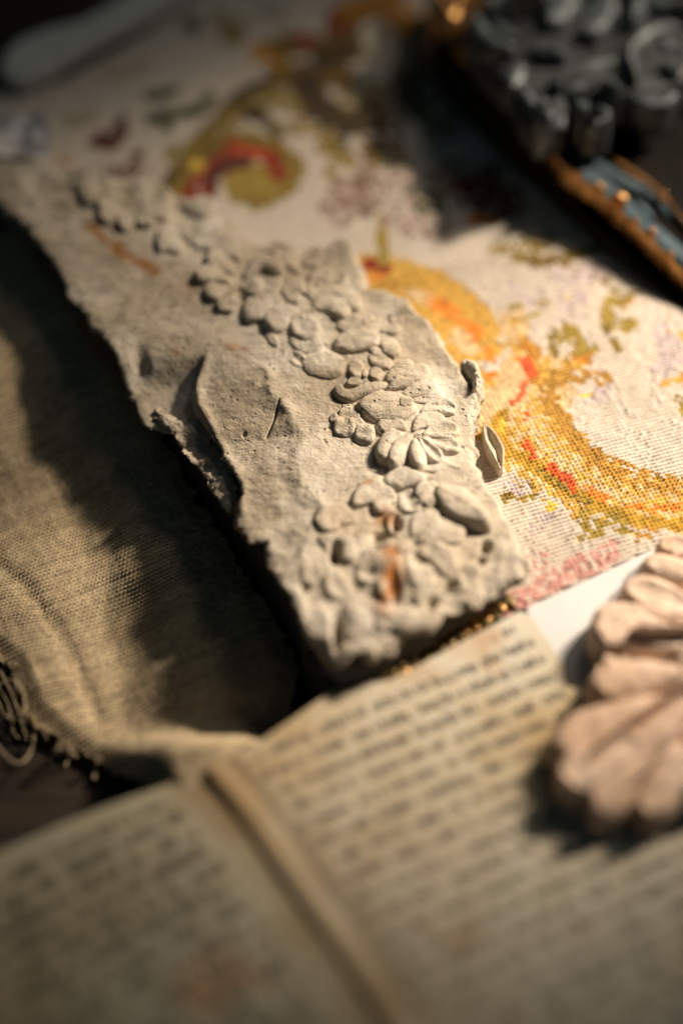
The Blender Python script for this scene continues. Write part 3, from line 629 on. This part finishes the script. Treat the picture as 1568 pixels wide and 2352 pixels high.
c = base[None]*(.76+.36*hv+.22*(hr-.5))[:, None]*(1+.13*fbm(fx_[keep], fy_[keep], .02, 3, 67))[:, None]
V, F = compress(np.stack([X, Y, Z], -1).reshape(-1, 3), F)
raw('woven_cloth', V, F, M['linen'], lin, col=np.clip(c, 0, 1))
def tube(name, pts, r, m, parent, seg=5):
    pts = np.asarray(pts); n = len(pts); d = np.gradient(pts, axis=0); d /= np.linalg.norm(d, axis=1)[:, None]+1e-12
    a = np.cross(d, [0, 0, 1.]); a /= np.linalg.norm(a, axis=1)[:, None]+1e-9; b = np.cross(d, a)
    t_ = np.linspace(0, 2*np.pi, seg, endpoint=False)
    rr = np.full(n, r) if np.isscalar(r) else np.asarray(r)
    V = pts[:, None]+rr[:, None, None]*(a[:, None]*np.cos(t_)[None, :, None]+b[:, None]*np.sin(t_)[None, :, None])
    F = []
    for i in range(n-1):
        for j in range(seg): F.append([i*seg+j, i*seg+(j+1) % seg, (i+1)*seg+(j+1) % seg, (i+1)*seg+j])
    return raw(name, V.reshape(-1, 3), np.array(F), m, parent)
def strand(pts2, z, r=.00028):
    c2 = curve(pts2, 24); zz = z+.003*np.sin(np.linspace(0, 3, 24)+random.random()*3)
    tube('loose_thread', P(c2[:, 0], c2[:, 1], np.maximum(zz, .0006)), r, M['thread'], lin)
strand([(62, 1640), (52, 1585), (20, 1560), (-10, 1590), (10, 1640), (35, 1655)], .006)
strand([(-20, 1690), (0, 1720), (35, 1752), (60, 1745), (75, 1715), (78, 1690)], .003)
strand([(218, 1735), (222, 1760), (216, 1790)], .004, .0005)
strand([(0, 1540), (30, 1600), (60, 1690)], .005)
strand([(-10, 1570), (20, 1620), (30, 1680), (50, 1700)], .004)
strand([(150, 1705), (160, 1735), (150, 1760)], .003)
for k in range(46):
    t_ = random.random(); a = np.array(LE[15+int(t_*7)]); a = a+np.array([random.uniform(-18, 18), random.uniform(-16, 8)])
    d = np.array([random.uniform(-32, 14), random.uniform(8, 40)]); b = a+d; m_ = (a+b)/2+np.array([random.uniform(-14, 14), random.uniform(-10, 10)])
    strand([a, m_, b], random.uniform(.003, .006), random.uniform(.00015, .0003))

# ------------------------------------------------------------------ open book
book = thing('open_book', tuple(P(900, 1950, 0)), 'open old book with browned printed pages in the foreground', 'book')
GUT = [(430, 1745), (480, 1790), (560, 1880), (640, 1990), (720, 2110), (800, 2220), (880, 2340), (980, 2500)]
gw = tow(GUT, .0240)
ZP = .0245
def tabs(poly, z): return tow(poly, z)
RIGHT = [(470, 1765), (600, 1700), (760, 1590), (905, 1560), (1060, 1475), (1192, 1405), (1215, 1412), (1268, 1492), (1322, 1580), (1352, 1650), (1400, 1720), (1560, 1790), (1800, 1860), (2100, 2000), (2100, 2600), (1020, 2600), (930, 2430), (860, 2310), (780, 2190), (700, 2080), (620, 1965), (540, 1855)]
LEFT = [(-200, 2075), (0, 1992), (170, 1915), (345, 1832), (430, 1790), (470, 1775), (540, 1860), (620, 1970), (715, 2085), (795, 2195), (875, 2315), (945, 2435), (1040, 2600), (-250, 2620)]
def gutd(x, y): return linedist(x, y, gw)
def rz(x, y):
    g_ = gutd(x, y); return ZP+.0004*fbm(x, y, .05, 3, 70)+.0021*np.exp(-((g_-.0020)/.0014)**2)*.15-.0006*np.exp(-((g_-.0062)/.0020)**2)
def lz(x, y):
    g_ = gutd(x, y); return ZP-.0004+.0005*fbm(x, y, .06, 3, 72)-.0006*np.exp(-(g_/.012)**2)-.009*sm((g_-.012)/.085)
def gut_stain_shade(x, y): return .62*np.exp(-((gutd(x, y)+.0015*fbm(x, y, .01, 3, 75))/.0075)**2)+.35*sm(.5+fbm(x, y, .03, 4, 76))*np.exp(-(gutd(x, y)/.03)**2)  # browned gutter, plus a wider brown tint that paints its soft shadow
def sheet(name, polyw, fz, m, parent, g, bot=None, soft=.0004):
    x0, y0 = polyw.min(0)-g*2; x1, y1 = polyw.max(0)+g*2
    X, Y = np.meshgrid(np.arange(x0, x1, g), np.arange(y0, y1, g), indexing='ij')
    d = polydist(X, Y, polyw)
    # pull the outermost ring of vertices on to the outline
    gx, gy = np.gradient(d, g); n = np.hypot(gx, gy)+1e-9
    out = (d > 0) & (d < g*1.6); Xs = np.where(out, X-gx/n*d, X); Ys = np.where(out, Y-gy/n*d, Y)
    Z = fz(Xs, Ys); F = gridF(*X.shape); kk = (d.ravel()[F] < g*1.6).all(1) & (d.ravel()[F] < 0).any(1)
    V, F = compress(np.stack([Xs, Ys, Z], -1).reshape(-1, 3), F[kk]); return raw(name, V, F, m, parent, stain=gut_stain_shade(V[:, 0], V[:, 1]) if name == 'page' else None)
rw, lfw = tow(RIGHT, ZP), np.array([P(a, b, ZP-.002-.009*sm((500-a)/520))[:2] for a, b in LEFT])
page_r = sheet('page', rw, rz, M['paper'], book, .0006); page_l = sheet('page', lfw, lz, M['paper_dimmed'], book, .0008)
def inset(poly, d): c0 = poly.mean(0); v = poly-c0; n = np.linalg.norm(v, axis=1)[:, None]; return c0+v*(n-d)/n
prism('page_block', inset(rw, .0015), .0170, ZP-.0012, M['edges'], book)
prism('page_block', inset(lfw, .002), .0030, .0110, M['edges'], book)
prism('cover', inset(lfw, -.001), .0004, .0028, M['pad'], book)
t0 = P(700, 1675, ZP); t1 = P(1180, 1478, ZP); e1 = (t1-t0)[:2]; e1 /= np.linalg.norm(e1); e2 = np.array([e1[1], -e1[0]])
def printing(parent, polyw, fz, origin, dirn, lines, spacing, m0, xh, seed, gutgap):
    rd = random.Random(seed); V = []; F = []
    dn = np.array([dirn[1], -dirn[0]])
    Q4 = []
    for k in range(lines):
        o = origin+dn*spacing*(k+rd.uniform(-.02, .02)); s = -.26+rd.uniform(0, .002)
        while s < .26:
            nl = rd.choice((2, 3, 3, 4, 5, 5, 6, 7, 8, 9))
            ink = rd.uniform(.7, 1.0); cap = rd.random() < .12
            for q in range(nl):
                tall = rd.random() < .3 or (cap and q == 0); desc = (not tall) and rd.random() < .14
                lw_ = xh*rd.uniform(.45, .75)
                y0 = -xh*.5 if desc else 0; y1 = xh*(1.65 if tall else 1)
                kind = rd.random(); th = xh*(.25 if seed == 3 else .40)*ink
                segs = [((.1*lw_, y0), (.1*lw_, y1))]
                if kind < .6: segs += [((lw_, 0), (lw_, xh))]
                if kind < .75: segs += [((0, xh), (lw_, xh*.94))]
                if .3 < kind < .9: segs += [((0, th*.4), (lw_, th*.4))]
                for a, b in segs:
                    dx, dy = b[0]-a[0], b[1]-a[1]; L = math.hypot(dx, dy)+1e-9; nx, ny = -dy/L*th/2, dx/L*th/2
                    Q4.append([(o+dirn*(s+px)-dn*py) for px, py in ((a[0]-nx, a[1]-ny), (b[0]-nx, b[1]-ny), (b[0]+nx, b[1]+ny), (a[0]+nx, a[1]+ny))])
                s += lw_+xh*.28
            s += xh*rd.uniform(.6, 1.0)
    A = np.array(Q4); cx = A[:, :, 0].mean(1); cy = A[:, :, 1].mean(1)
    ok = (polydist(cx, cy, polyw) < -m0) & (gutd(cx, cy) > gutgap)
    A = A[ok]; z = fz(A[..., 0], A[..., 1])+.00012
    V = np.concatenate([A, z[..., None]], -1).reshape(-1, 3); F = np.arange(len(V)).reshape(-1, 4)
    o = raw('printed_text', V, F, M['ink'], parent); o['kind'] = 'stuff'; return o
printing(page_r, rw, rz, P(1192, 1450, ZP)[:2]+e1*0, e1, 52, .0056, .0035, .0019, 3, .010)
t0 = P(60, 2070, ZP-.003); t1 = P(420, 1905, ZP-.003); f1 = (t1-t0)[:2]; f1 /= np.linalg.norm(f1)
printing(page_l, lfw, lz, P(345, 1880, ZP-.003)[:2], f1, 40, .0056, .0045, .0024, 5, .010)

# ------------------------------------------------------------------ blank white card
card = [(1206, 1398), (1560, 1233), (1900, 1080), (1950, 1500), (1700, 1800), (1350, 1700), (1300, 1540)]
cw = tow(card, .0236)
o = sheet('blank_card', cw, lambda x, y:   .0237+.0002*fbm(x, y, .03, 2, 80), M['card'], None, .0012)
tag(o, 'blank white card between the embroidery, the book page and the acanthus ornament', 'card')

# ------------------------------------------------------------------ acanthus ornament (right)
ac = thing('acanthus_ornament', tuple(P(1500, 1650, ZP)), 'pinkish plaster acanthus leaf ornament with scalloped lobes on the book page', 'ornament')
ZA = .0262
def al(pts, wd, h, name='lobe', **kw):
    seedc[0] += 1; h *= 1.05
    k_ = dict(rise=.05, steep=3., sink=.0045, rough=.0003, n=30, k=21); k_.update(kw)
    return petal(name, ac, pts, wd, h*.001, ZA, M['terra'], seed=seedc[0], **k_)
al([(1760, 1500), (1640, 1590), (1520, 1680), (1420, 1750)], 120, 6.5, 'leaf_body', prof='leaf')
al([(1720, 1280), (1620, 1460), (1560, 1660)], 170, 7.5, 'leaf_body', prof='blob')
for pts, wd, h, kw in (
    ([(1640, 1640), (1480, 1650), (1340, 1700), (1258, 1765)], 104, 6.2, {}), ([(1600, 1690), (1440, 1740), (1330, 1800), (1282, 1838)], 112, 8.2, dict(hollow=.3)),
    ([(1580, 1720), (1470, 1790), (1385, 1858), (1345, 1868)], 100, 6.6, {}), ([(1640, 1700), (1560, 1780), (1500, 1860), (1450, 1884)], 84, 7.6, dict(hollow=.35)),
    ([(1700, 1740), (1620, 1800), (1560, 1850)], 96, 6.0, {}), ([(1640, 1600), (1500, 1582), (1400, 1600), (1368, 1640)], 112, 7.6, {}),
    ([(1450, 1572), (1400, 1556), (1364, 1578)], 52, 5.6, dict(hollow=.5)), ([(1660, 1540), (1520, 1496), (1420, 1474), (1348, 1500)], 116, 8.4, dict(hollow=.25)),
    ([(1450, 1522), (1405, 1544), (1378, 1530)], 48, 5.0, {}), ([(1600, 1470), (1500, 1440), (1400, 1434), (1362, 1460)], 64, 6.6, {}),
    ([(1660, 1450), (1560, 1420), (1470, 1388), (1436, 1412)], 96, 7.8, dict(hollow=.3)), ([(1660, 1380), (1580, 1350), (1505, 1328), (1482, 1352)], 78, 7.0, {}),
    ([(1660, 1320), (1600, 1290), (1536, 1282), (1520, 1300)], 68, 7.0, dict(hollow=.3)), ([(1660, 1280), (1600, 1250), (1560, 1250)], 44, 5.6, {})):
    al(pts, wd, h, **kw)
al([(1660, 1560), (1560, 1620), (1440, 1700), (1320, 1790)], 16, 9.8, 'vein', prof='ridge')
al([(1650, 1600), (1560, 1700), (1460, 1830)], 14, 9.6, 'vein', prof='ridge')
al([(1680, 1480), (1560, 1490), (1420, 1490)], 14, 9.6, 'vein', prof='ridge')

# ------------------------------------------------------------------ gilt and blue case (upper right) with silver carving on top
case = thing('gilt_case', tuple(P(1500, 500, ZC)), 'black case with gilded beaded rim and blue enamel band, upper right', 'box')
ZB = .042
CB = [(985, -120), (1000, 40), (1040, 105), (1110, 185), (1230, 318), (1300, 392), (1400, 500), (1500, 600), (1620, 700), (1800, 860), (2200, 500), (1800, -200)]
zb_ = lambda x:   .048-.017*min(1, max(0, (x-1000)/600))
cbw = np.array([P(a, b, zb_(a))[:2] for a, b in CB])
prism('case_body', cbw, ZC+.001, [zb_(a)-.008 for a, b in CB], M['black'], case, bev=.0015)
def cz(pts, wd, h, m, name, parent=None, z=None, **kw):
    seedc[0] += 1
    k_ = dict(rise=.05, steep=2.2, sink=.014, rough=.00015, n=50, k=13); k_.update(kw)
    return petal(name, parent or case, pts, wd, h*.001, z or (lambda q: zb_(q)-.004), M[m], seed=seedc[0], **k_)
cz([(1005, 40), (1050, 108), (1112, 180), (1180, 258), (1228, 315)], 12, 2.6, 'dullgold', 'gilded_rim', prof='ridge')
cz([(1236, 322), (1262, 352), (1290, 392), (1330, 425), (1370, 455), (1420, 500), (1480, 555), (1540, 615), (1640, 705)], 8, 2.6, 'gold', 'gilded_rim', prof='ridge', n=90)
cz([(1270, 330), (1320, 380), (1380, 422), (1430, 468), (1490, 524), (1560, 584), (1660, 664)], 38, 1.0, 'blue', 'enamel_band', prof='ridge', n=80)
cz([(1300, 335), (1380, 385), (1440, 420), (1490, 440), (1540, 490), (1640, 570)], 30, 1.2, 'blue', 'enamel_band', prof='ridge', n=80)
cz([(1380, 355), (1430, 392), (1490, 432), (1530, 470), (1580, 530), (1680, 610)], 9, 2.6, 'gold', 'gilded_rim', prof='ridge', n=80)
for a, b, r in ((1243, 326, 15), (1372, 448, 20), (1420, 472, 26), (1492, 550, 15), (1270, 356, 9), (1535, 604, 13), (1325, 420, 10), (1455, 525, 11), (1515, 465, 13)):
    cz([(a-r*.7, b-r*.3), (a+r*.7, b+r*.3)], r*1.0, 4.6, 'gold', 'bead', prof='blob', n=14, k=11)
cz([(1450, 462), (1480, 490), (1500, 520)], 24, 1.7, 'blue', 'enamel_band', prof='leaf')
cz([(1000, -30), (1010, 20), (1040, 60), (1060, 10), (1120, -20)], 46, 5.5, 'gold', 'gilded_scroll', prof='ridge')
sil = thing('silver_carving', tuple(P(1350, 150, ZB)), 'tarnished silver foliate carving lying on the gilt case', 'ornament')
ZS = .0465
def sv(pts, wd, h=6, m='silver', name='scroll', **kw):
    seedc[0] += 1; wd *= 1.0 if name == 'backing' else 1.75
    k_ = dict(rise=.1, steep=2.2, sink=.008, rough=.0003, n=30, k=15, prof='leaf'); k_.update(kw)
    return petal(name, sil, pts, wd, h*.001, ZS, M[m], seed=seedc[0], **k_)
sv([(1075, 110), (1200, 130), (1340, 120), (1500, 130), (1640, 130)], 250, 3, 'darksilver', 'backing', prof='leaf')
sv([(1180, 150), (1240, 240), (1300, 300)], 110, 2, 'darksilver', 'backing', prof='leaf')
sv([(1082, 45), (1096, 95), (1128, 135), (1190, 152)], 34, 8); sv([(1105, 44), (1140, 22), (1180, 18)], 18, 7)
sv([(1215, 136), (1250, 146), (1305, 162)], 28, 7); sv([(1322, 112), (1360, 92), (1415, 62)], 36, 8); sv([(1436, -20), (1458, 40), (1440, 100)], 30, 9)
sv([(1230, 40), (1280, 20), (1330, -20)], 74, 8, prof='leaf'); sv([(1240, 90), (1280, 60), (1330, 40)], 40, 8, prof='leaf'); sv([(1330, 70), (1380, 40), (1400, -10)], 50, 5, prof='leaf')
sv([(1455, 4), (1500, 32), (1580, 36)], 26, 7); sv([(1580, 84), (1500, 96), (1452, 130), (1440, 170), (1462, 218)], 28, 7); sv([(1508, 164), (1535, 180), (1560, 190)], 20, 6)
sv([(1372, 208), (1400, 220), (1424, 242)], 18, 6); sv([(1240, 244), (1246, 285), (1266, 314)], 30, 7, prof='petal'); sv([(1312, 252), (1330, 268), (1348, 280)], 22, 6, prof='petal')
sv([(1340, 310), (1385, 296), (1388, 280), (1350, 268)], 14, 5); sv([(1202, 160), (1182, 190), (1172, 222)], 32, 4); sv([(1254, 208), (1270, 216), (1290, 226)], 18, 6)
sv([(1130, 60), (1150, 90), (1190, 110)], 24, 5); sv([(1180, 200), (1210, 240), (1235, 280)], 20, 3.6); sv([(1290, 230), (1340, 205), (1370, 208)], 16, 4); sv([(1300, 180), (1370, 160), (1440, 140)], 22, 3.6)
sv([(1480, 60), (1540, 130), (1600, 140)], 24, 4); sv([(1440, 230), (1500, 240), (1560, 230)], 22, 2.6)

# ------------------------------------------------------------------ pale folder stick and paper scrap (upper left)
FO = [(8, 168), (2, 150), (14, 118), (40, 88), (110, 60), (190, 42), (300, -22), (420, -120), (560, -170), (470, -40), (330, 42), (200, 110), (110, 165), (60, 186), (24, 184)]
o = prism('bone_folder', tow(FO, .0275), ZC+.0008, .0275, M['folder'], None, bev=.0012)
tag(o, 'pale grey bone folder with a rounded end at the upper left', 'tool')
SC = [(-40, 250), (40, 244), (98, 252), (116, 300), (104, 345), (60, 352), (-40, 345)]
o = sheet('paper_scrap', tow(SC, .036), lambda x, y: .034+.0030*fbm(x, y, .012, 3, 90), M['card'], None, .0008)
tag(o, 'small crumpled grey scrap behind the upper left end of the slab', 'paper')
